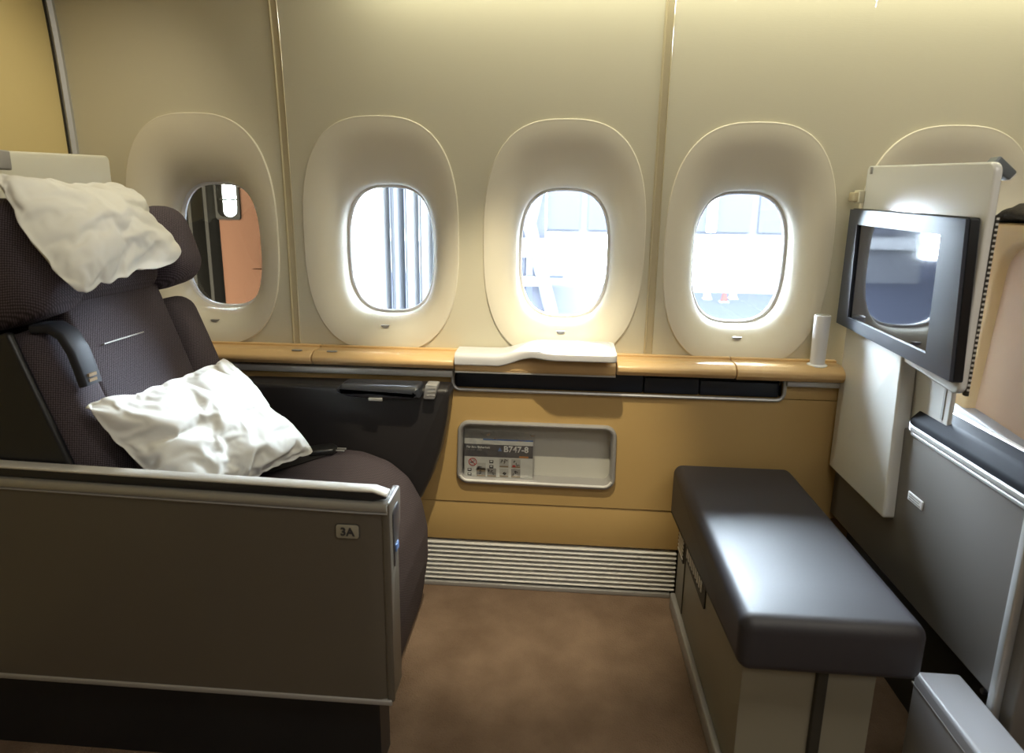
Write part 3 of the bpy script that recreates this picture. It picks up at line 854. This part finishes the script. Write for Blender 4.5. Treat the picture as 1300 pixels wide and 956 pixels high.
# ================================================================== PILLOWS
def sewn_case(w_, h_, seed, press, grow, n, bend=.05, frames=40):
    """two cotton sheets sewn along the rim, blown up and creased by a cloth run; returns the settled mesh"""
    nu, nv = n, int(n * h_ / w_)
    bm = bmesh.new(); T = []; B = []
    for j in range(nv + 1):
        rt = []; rb = []
        for i in range(nu + 1):
            u, v = i / nu, j / nv; x = (u - .5) * w_; y = (v - .5) * h_
            e = (1 - abs(2 * u - 1) ** 4) * (1 - abs(2 * v - 1) ** 4)
            t = bm.verts.new((x, y, .012 * e + .004 * noise.noise(Vector((u * 7 + seed, v * 7, 1))) * e)); rt.append(t)
            rb.append(t if i in (0, nu) or j in (0, nv) else bm.verts.new((x, y, -.012 * e)))
        T.append(rt); B.append(rb)
    for j in range(nv):
        for i in range(nu):
            q1 = (T[j][i], T[j][i + 1], T[j + 1][i + 1], T[j + 1][i]); bm.faces.new(q1)
            q = (B[j][i], B[j + 1][i], B[j + 1][i + 1], B[j][i + 1])
            if set(q) != set(q1): bm.faces.new(q)
    me = bpy.data.meshes.new('case'); bm.to_mesh(me); bm.free()
    o = bpy.data.objects.new('case', me); C.objects.link(o)
    m = o.modifiers.new('cloth', 'CLOTH'); s = m.settings
    s.quality = 4; s.mass = .15; s.tension_stiffness = 20; s.compression_stiffness = 20; s.shear_stiffness = 8
    s.bending_stiffness = bend; s.use_pressure = True; s.uniform_pressure_force = press; s.shrink_min = grow
    s.effector_weights.gravity = 0; s.air_damping = 3; m.collision_settings.use_collision = False
    m.point_cache.frame_start = 1; m.point_cache.frame_end = frames
    for f in range(1, frames + 1): S.frame_set(f)
    out = bpy.data.meshes.new_from_object(o.evaluated_get(bpy.context.evaluated_depsgraph_get()))
    bpy.data.objects.remove(o); S.frame_set(1)
    return out

def pillow(corners, thick, label, seed, press, grow, n, bend=.05, bow=0.0, bulge=.10, side=1):
    """corners p00 p10 p11 p01 where the case lies; thick is its half height"""
    P = [Vector(c) for c in corners]
    nrm = (P[1] - P[0]).cross(P[3] - P[0]).normalized()
    me = sewn_case(((P[1] - P[0]).length + (P[2] - P[3]).length) / 2, ((P[3] - P[0]).length + (P[2] - P[1]).length) / 2, seed, press, grow, n, bend)
    cs = [v.co.copy() for v in me.vertices]
    lo = [min(c[k] for c in cs) for k in range(3)]; hi = [max(c[k] for c in cs) for k in range(3)]
    zs = sorted(abs(c.z) for c in cs)[int(len(cs) * .97)]
    org = sum(P, Vector()) / 4
    for v, c in zip(me.vertices, cs):
        u = (c.x - lo[0]) / (hi[0] - lo[0]); q = (c.y - lo[1]) / (hi[1] - lo[1])
        if side < 0: u = 1 - u
        p = (P[0] * (1 - u) + P[1] * u) * (1 - q) + (P[3] * (1 - u) + P[2] * u) * q
        z = c.z / zs * thick
        if z < 0: z *= .5
        w_ = bulge * ((1 - (2 * u - 1) ** 2) * abs(2 * q - 1) ** 2 + (1 - (2 * q - 1) ** 2) * abs(2 * u - 1) ** 2)
        p = org + (p - org) * (1 + w_)
        v.co = p + nrm * (z + bow * (1 - (2 * q - 1) ** 2)) - org
    me.name = 'pillow'
    if side < 0: me.flip_normals()
    me.materials.append(M['pillow']); me.shade_smooth()
    o = bpy.data.objects.new('pillow', me); C.objects.link(o); o.location = org
    m = o.modifiers.new('smooth', 'SUBSURF'); m.levels = 1; m.render_levels = 1
    return tag(o, label, 'pillow')

pillow([(-0.884, -.63, .979), (-0.930, -.245, 1.010), (-1.096, -.19, 1.177), (-1.027, -.61, 1.184)], .050,
       'white cotton pillow draped over the headrest of the seat', 2.3, 1.6, -.12, 60, bow=.012, bulge=.30)
pillow([(-0.735, -.615, .500), (-0.599, -.270, .535), (-0.862, -.190, .750), (-0.897, -.650, .770)], .075,
       'white crumpled cotton pillow leaning on the seat cushion', 5.1, 1.8, -.15, 60)

# ================================================================== OTTOMAN
ot = thing('ottoman', (0.49, -0.39, 0), 'dark brown leather ottoman bench on beige base by the window wall', 'ottoman')
op = round_poly([(-.735, .352), (-.735, .457), (-.045, .455), (-.045, .292)], [.022, .026, .03, .02], 6)
bm = bmesh.new(); prism(op, 'x', .333, .648, .024, 6, bm=bm)
bmesh.ops.subdivide_edges(bm, edges=[e for e in bm.edges if e.calc_length() > .1], cuts=6, use_grid_fill=True)
mk('ottoman_cushion', bm, M['leather'], ot, 60)
bm = bmesh.new(); prism(round_poly([(-.662, .0), (-.662, .352), (-.045, .296), (-.045, .0)], [0, .01, .01, 0], 4), 'x', .366, .61, .003, 2, bm=bm)
ob = mk('ottoman_base', bm, M['ottbase'], ot, 40)
bm = bmesh.new(); add_box(bm, .352, .367, -.70, -.04, 0, .045, bev=.004)
mk('kick_strip', bm, M['greytrim'], ot)
bm = bmesh.new(); add_box(bm, .3635, .367, -.148, -.143, .05, .29)
mk('base_joint', bm, M['gasket'], ot, 0)
bm = bmesh.new(); prism(round_poly([(-.375, .222), (-.375, .302), (-.155, .283), (-.155, .225)], .008, 3), 'x', .3625, .367, bm=bm)
vp = mk('vent_panel', bm, M['gasket'], ot)
bm = bmesh.new(); add_box(bm, .3600, .3640, -.180, -.172, .238, .277, bev=.0012, seg=1)
v1 = mk('vent_bar', bm, M['slat'], vp); copies(v1, [(0, -.0205 * k, .0012 * k) for k in range(1, 9)])
bm = bmesh.new(); prism(round_poly([(-.130, .190), (-.130, .268), (-.052, .262), (-.052, .190)], .006, 3), 'x', .3625, .367, bm=bm)
vp2 = mk('vent_panel', bm, M['gasket'], ot)
bm = bmesh.new(); add_box(bm, .3600, .3640, -.124, -.058, .200, .205, bev=.0012, seg=1)
v2 = mk('vent_bar', bm, M['slat'], vp2); copies(v2, [(0, 0, .0115 * k) for k in range(1, 6)])
mk('base_post', box(.50, .52, -.672, -.655, 0, .35, bev=.003), M['gasket'], ot)

# ================================================================== SEAT DIVIDER (right)
dv = thing('seat_divider', (0.86, -0.4, 0), 'grey seat divider wall with black padded rail and silver trim', 'divider')
mk('side_panel', box(.790, .860, -.690, -.004, .305, .668, bev=.003), M['divider'], dv)
mk('end_panel', box(.800, .884, -.735, -.700, .0, .672, bev=.004), M['divider'], dv)
mk('vertical_trim', box(.786, .802, -.708, -.690, .0, .676, bev=.004), M['silver'], dv)
mk('top_trim', box(.784, .805, -1.05, -.335, .672, .686, bev=.004), M['silver'], dv)
mk('top_trim', box(.787, .80, -1.05, -.335, .662, .670, bev=.002), M['silver'], dv)
bm = bmesh.new(); prism(round_poly([(.786, .685), (.786, .700), (.808, .723), (.868, .718), (.868, .685)], [.004, .012, .02, .01, 0], 5), 'y', -1.05, -.322, .012, 4, bm=bm)
mk('rail_pad', bm, M['padleather'], dv, 45)
mk('pad_back_trim', box(.868, .885, -1.05, -.33, .675, .716, bev=.004), M['slat'], dv)
mk('plinth', box(.845, .860, -.690, -.004, .0, .306), M['gasket'], dv, 0)
bm = bmesh.new(); lathe(bm, 0, 0, [(.006, 0), (.006, .008), (.004, .010)], 10)
rot = Matrix.Rotation(-PI / 2, 4, 'Y')
for v in bm.verts: v.co = rot @ v.co + Vector((.845, -.06, .265))
bo = mk('plinth_bolt', bm, M['silver'], dv)
copies(bo, [(0, -.21, 0), (0, -.42, 0), (0, -.55, -.02)])
bm = bmesh.new(); add_box(bm, .7870, .7905, -.4175, -.3615, .5215, .5415, bev=.0012)
lp_ = mk('label_plate', bm, M['lampwhite'], dv)
for k in range(3):
    bm = bmesh.new(); add_box(bm, .7864, .7872, -.411 + .004 * (k == 1), -.368, .5255 + .0052 * k, .5278 + .0052 * k)
    mk('label_line', bm, M['inkgrey'], lp_, 0)
# white column and cover under the monitor
mc = thing('monitor_console', (0.79, -0.2, 0.45), 'tall glossy white panel and cover carrying the monitor', 'console')
bm = bmesh.new(); prism(round_poly([(-.497, .7985), (-.492, 1.236), (-.002, 1.257), (-.002, .845)], [.022, .020, .012, .01], 6), 'x', .772, .788, .005, 4, bm=bm)
mk('back_plate', bm, M['white'], mc, 40)
bm = bmesh.new(); prism(round_poly([(-.318, .448), (-.296, .84), (-.012, .855), (-.012, .450)], [.010, .01, .0, .006], 5), 'x', .766, .802, .006, 4, bm=bm)
mk('lower_cover', bm, M['white'], mc, 40)
mk('rear_column', box(.803, .812, -.430, -.008, .680, 1.20, bev=.003), M['white'], mc)
mk('column_joint', box(.8015, .805, -.412, -.405, .724, .81), M['greytrim'], mc, 0)
mk('edge_seal', box(.788, .794, -.493, -.483, .80, 1.14), M['gasket'], mc, 0)
nh = 34
bm = bmesh.new(); add_box(bm, .7885, .7930, -.4945, -.4925, .8105, .8145)
vh = mk('seal_tooth', bm, M['slat'], mc, 0); copies(vh, [(0, 0, .0098 * k) for k in range(1, nh)])
mk('catch', box(.768, .773, -.034, -.026, 1.236, 1.253, bev=.001), M['greytrim'], mc)
mk('wall_bracket', box(.748, .766, -.006, .030, 1.168, 1.192, bev=.004), M['seam'], mc)
mk('wall_bracket', box(.757, .772, -.010, .020, 1.164, 1.197, bev=.003), M['wall'], mc)

# ================================================================== MONITOR
mo = thing('monitor', (0.755, -0.25, 0.83), 'black flat monitor with wide blue grey bezel on the white panel', 'monitor')
def mon(x, e=0.0):
    return [(x, y, z) for y, z in round_poly([(-.509 + e, .829 + e), (-.480 + e, 1.1375 - e), (.004 - e, 1.1515 - e), (.004 - e, .849 + e)], .006, 3)]
bm = bmesh.new(); loft(bm, [mon(.771, .004), mon(.769, 0), mon(.7525, 0), mon(.7520, .001)])
mk('monitor_case', bm, M['monitor_side'], mo, 40)
outer = [(-.507, .832), (-.478, 1.135), (.002, 1.149), (.002, .852)]
inner_ = [(-.4165, .861), (-.4060, 1.1025), (-.0480, 1.1115), (-.0760, .8690)]
inner_ = [(-.4180, .8660), (-.4060, 1.1025), (-.0480, 1.1115), (-.0600, .8770)]
bm = bmesh.new()
oo = [bm.verts.new((.7450, y, z)) for y, z in outer]; oi = [bm.verts.new((.7450, y, z)) for y, z in inner_]
od = [bm.verts.new((.7515, y, z)) for y, z in inner_]; ob_ = [bm.verts.new((.7530, y, z)) for y, z in outer]
for k in range(4):
    j = (k + 1) % 4
    bm.faces.new((oo[k], oo[j], oi[j], oi[k])); bm.faces.new((oi[k], oi[j], od[j], od[k]))
    bm.faces.new((ob_[k], ob_[j], oo[j], oo[k]))
mk('screen_bezel', bm, M['monitor'], mo, 20)
bm = bmesh.new(); loft(bm, [[(x, y, z) for y, z in inner_] for x in (.7500, .7515)])
mk('screen', bm, M['screen'], mo, 0)

# grey reading light behind the white panel
rl = thing('reading_light', (0.83, -0.42, 1.20), 'small grey angled reading light behind top corner of white panel', 'lamp')
bm = bmesh.new()
prism(round_poly([(-.470, 1.205), (-.400, 1.248), (-.385, 1.240), (-.440, 1.190)], .006, 4), 'x', .812, .838, .004, 3, bm=bm)
for v in bm.verts:
    pass
hk = bmesh.new()
m_ = Matrix.Translation((.840, -.40, 1.243)) @ Matrix.Rotation(math.radians(40), 4, 'Y') @ Matrix.Scale(.72, 4)
add_box(hk, -.022, .044, -.020, .020, -.030, .0, bev=.006, xf=m_)
bm.free()
mk('lamp_head', hk, M['lampgrey'], rl, 40)
bm = bmesh.new(); add_box(bm, .040, .047, -.016, .016, -.026, -.004, bev=.002, xf=m_)
mk('lamp_lens', bm, M['lampwhite'], rl)
mk('lamp_stem', box(.800, .822, -.408, -.392, 1.19, 1.236, bev=.003), M['lampgrey'], rl)

# ================================================================== NEXT SEAT'S SHELL (far right)
cb = thing('seat_shell', (1.0, -0.55, 0.0), 'tan and copper shell of the seat ahead with recessed panel', 'shell')
CX = .92
fo = [(-1.10, .60), (-1.10, 1.122), (-.235, 1.126), (-.235, .60)]
bm = bmesh.new(); prism(round_poly(fo, [0, .02, .02, 0], 4), 'x', CX + .02, CX + .12, .004, 2, bm=bm)
mk('shell_back', bm, M['coppertan'], cb, 40)
N_ = 6
o_ = round_poly([(-1.10, .62), (-1.10, 1.122), (-.235, 1.126), (-.235, .62)], [.01, .01, .02, .01], N_)
i_ = round_poly([(-1.05, .64), (-1.05, 1.090), (-.320, 1.090), (-.285, .64)], [.01, .02, .07, .02], N_)
bm = bmesh.new()
loft(bm, [[(CX + .021, p[0], p[1]) for p in o_], [(CX, p[0], p[1]) for p in offset_poly(o_, .004)], [(CX, p[0], p[1]) for p in offset_poly(i_, -.006)], [(CX + .004, p[0], p[1]) for p in i_], [(CX + .020, p[0], p[1]) for p in offset_poly(i_, .008)]], cap=False)
mk('shell_frame', bm, M['coppertan'], cb, 40)
bm = bmesh.new()
loft(bm, [[(CX + .018, p[0], p[1]) for p in offset_poly(i_, .006)], [(CX + .0185, p[0], p[1]) for p in offset_poly(i_, .007)]])
mk('recessed_panel', bm, M['copper'], cb, 30)
# white curved sill under the panel
bm = bmesh.new(); rings = []
for k in range(31):
    y = -.20 - .75 * k / 30
    dz = -.045 * smooth01((-.20 - y) / .45)
    q = [(CX + .02, .665), (CX - .030, .652), (CX - .042, .668), (CX - .028, .690), (CX - .006, .716), (CX + .02, .722)]
    rings.append([(p[0], y, p[1] + dz * .7) for p in round_poly(q, [0, .008, .012, .02, .01, 0], 3)])
loft(bm, rings)
mk('white_sill', bm, M['boxgrey'], cb, 50)
mk('sill_groove', tube(bmesh.new(), [(r[0][0] - .026, r[0][1], r[0][2] + .047) for r in rings], .0015, 5), M['greytrim'], cb)
bm = bmesh.new(); add_box(bm, CX - .034, CX + .02, -1.05, -.20, .40, .655)
mk('lower_shell', bm, M['coppertan'], cb, 0)
# dark knitted cloth lying on top
bm = bmesh.new(); rings = []
for k in range(41):
    y = -.235 - .62 * k / 40
    h = (.018 + .010 * noise.noise(Vector((y * 20, .4, 0))) + .006 * noise.noise(Vector((y * 60, .9, 0)))) * min(1, (k + 1) / 6)
    rings.append([(CX + .06 + .060 * math.cos(2 * PI * q / 20), y, 1.1245 + max(0, h * (1.0 + .9 * math.sin(2 * PI * q / 20)) + .004 * noise.noise(Vector((y * 50, q * .9, 2))))) for q in range(20)])
loft(bm, rings)
tag(mk('blanket', bm, M['blanket'], None, 80), 'dark brown knitted blanket lying on top of the tan seat shell', 'blanket')

# white box on the floor at the divider's foot
fb = thing('floor_box', (0.72, -0.75, 0), 'pale grey floor box between the ottoman and the grey divider', 'box')
mk('box_body', box(.700, .784, -.90, -.620, 0, .290, bev=.008), M['boxgrey'], fb)
mk('box_lid_joint', box(.699, .785, -.901, -.619, .262, .265), M['greytrim'], fb, 0)

# ================================================================== OUTSIDE
t = thing('jet_bridge', (-1.6, 0.7, -1.2), 'jet bridge outside with brown and white bellows and orange cab', 'jet bridge')
mk('bellows_fold', box(-2.9, -1.60, .90, .95, -1.2, 2.6), M['brown_ext'], t, 0)
def fold(x, y, wd, m):
    bm = bmesh.new()
    prism([(x - wd, y + .05), (x - wd * .2, y - .03), (x + wd * .2, y - .03), (x + wd, y + .05)], 'z', -1.2, 2.6, bm=bm)
    return mk('bellows_fold', bm, m, t, 30)
for x in (-1.60, -1.53, -1.46): fold(x, .86, .036, M['brown_ext'])
cw = mk('cab_wall', box(-1.421, -.75, .86, .90, -1.2, 1.078), M['orange_ext'], t, 0)
mk('cab_wall', box(-1.333, -.75, .86, .90, 1.078, 1.26), M['orange_ext'], t, 0)
mk('cab_wall', box(-1.421, -.75, .86, .90, 1.26, 2.6), M['orange_ext'], t, 0)
bm = bmesh.new()
wo = [(-1.43, 1.07), (-1.325, 1.07), (-1.325, 1.27), (-1.43, 1.27)]
loft(bm, [[(p[0], y, p[1]) for p in round_poly(wo, .012, 4)] if d == 0 else [(p[0], y, p[1]) for p in round_poly([(-1.421, 1.082), (-1.337, 1.082), (-1.337, 1.258), (-1.421, 1.258)], .028, 4)] for d, y in ((0, .86), (0, .852), (1, .852), (1, .90))], cap=False)
mk('cab_window_frame', bm, M['brown_ext'], cw, 30)
mk('cab_window_bar', box(-1.421, -1.333, .87, .885, 1.148, 1.156), M['brown_ext'], cw, 0)
mk('cab_window_pane', box(-1.425, -1.333, .888, .892, 1.08, 1.26), M['pane'], cw, 0)
mk('cab_screen', box(-1.6, -1.1, 1.30, 1.34, .8, 1.145), M['white_ext'], t, 0)
mk('cab_rail', box(-1.27, -1.0, .80, .84, .86, .872), M['orange_ext'], t, 0)
mk('cab_post', box(-1.235, -1.215, .80, .84, -1.2, .86), M['orange_ext'], t, 0)
mk('cab_roof', box(-2.9, -.745, .010, 1.0, 1.75, 1.80), M['brown_ext'], t, 0)  # unseen roof, run up to the sidewall to keep sky off window one
mk('cab_side', box(-.765, -.745, .050, .90, -1.2, 1.75), M['white_ext'], t, 0)
mk('cab_end', box(-2.95, -2.9, .055, 1.0, -1.2, 1.80), M['brown_ext'], t, 0)  # unseen end wall, added to keep the cab dark inside
mk('cab_floor', box(-2.9, -.745, .055, 1.0, -1.25, -1.2), M['brown_ext'], t, 0)
for k in range(11):
    fold(-.93 + .062 * k, 1.06 + .02 * k, .031, M['streak_ext'] if k in (0, 3) else M['curtain_ext'])
mk('curtain_post', box(-.245, -.215, 1.18, 1.26, -1.2, 2.6), M['mid_ext'], t, 0)

tb = thing('terminal_building', (10, 45, -4), 'pale terminal building with tall windows beyond the apron', 'building')
mk('facade', box(-24, 44, 45, 50, -4, 14), M['pale_ext'], tb, 0)
for k in range(10):
    f_ = mk('facade_window', box(-22 + 6 * k, -16.6 + 6 * k, 44.8, 45.05, -.6, 9), M['mid_ext'], tb, 0)
    mk('mullion', box(-19.6 + 6 * k, -19.0 + 6 * k, 44.6, 44.85, -.6, 9), M['white_ext'], f_, 0)
mk('parapet', box(-24, 44, 44.6, 45.2, -1.6, -.8), M['curtain_ext'], tb, 0)
g = mk('apron', box(-40, 60, .6, 70, -4.05, -4.0), M['apron'], None, 0); g['kind'] = 'structure'
# white passenger bridge crossing windows three and four
wbg = thing('passenger_bridge', (3, 9, -4), 'white passenger bridge seen through the third and fourth windows', 'bridge')
mk('bridge_tunnel', box(.1, 8.0, 8.6, 10.6, -.20, .60, bev=.05), M['white_ext'], wbg)
mk('bridge_leg', box(4.6, 5.2, 9.2, 9.9, -4, -.20), M['white_ext'], wbg, 0)
# dark lifting gantry seen through window three
ga = thing('boarding_gantry', (-.3, 5, -4), 'blue grey boarding gantry with struts seen through third window', 'gantry')
for x in (-.62, -.42, -.22): mk('gantry_post', box(x - .06, x + .06, 5.0, 5.2, -4, 3), M['mid_ext'], ga, 0)
bm = bmesh.new(); tube(bm, [(-.05, 4.9, 2.2), (-.32, 4.9, .95), (.22, 4.9, -1.0)], .07, 8)
mk('gantry_strut', bm, M['pale_ext'], ga)
mk('gantry_beam', box(-.75, .1, 4.85, 4.95, .62, .80), M['white_ext'], ga, 0)
mk('gantry_beam', box(-.75, -.2, 4.85, 4.95, .32, .40), M['white_ext'], ga, 0)
mk('gantry_cabinet', box(-.22, .52, 5.1, 5.8, -1.2, .30, bev=.03), M['mid_ext'], ga)
bm = bmesh.new(); tube(bm, [(-.20 + .10 * math.cos(2 * PI * k / 20), 4.85, -.52 + .10 * math.sin(2 * PI * k / 20)) for k in range(20)], .03, 6, closed=True)
mk('gantry_wheel', bm, M['white_ext'], ga)
mk('gantry_light', box(.44, .50, 5.0, 5.06, -.62, -.30), M['white_ext'], ga, 0)
# tiny cones on the apron beyond window four
for x, y, m, lab in ((8.45, 34.6, 'white_ext', 'tiny white cone on the apron, left of the red one, beyond fourth window'),
                     (9.15, 33.6, 'cone_ext', 'tiny red cone on the apron beyond the fourth window'),
                     (10.0, 35.0, 'white_ext', 'tiny white cone on the apron, right of the red one, beyond fourth window')):
    v_ = thing('safety_cone', (x, y, -4), lab, 'cone', 'safety cones on the apron')
    mk('cone_foot', box(x - .24, x + .24, y - .24, y + .24, -4.0, -3.94, bev=.02), M['inkblack'], v_)
    mk('cone_body', lathe(bmesh.new(), x, y, [(.20, -3.94), (.14, -3.65), (.05, -3.30), (.03, -3.29)], 16), M[m], v_, 40)
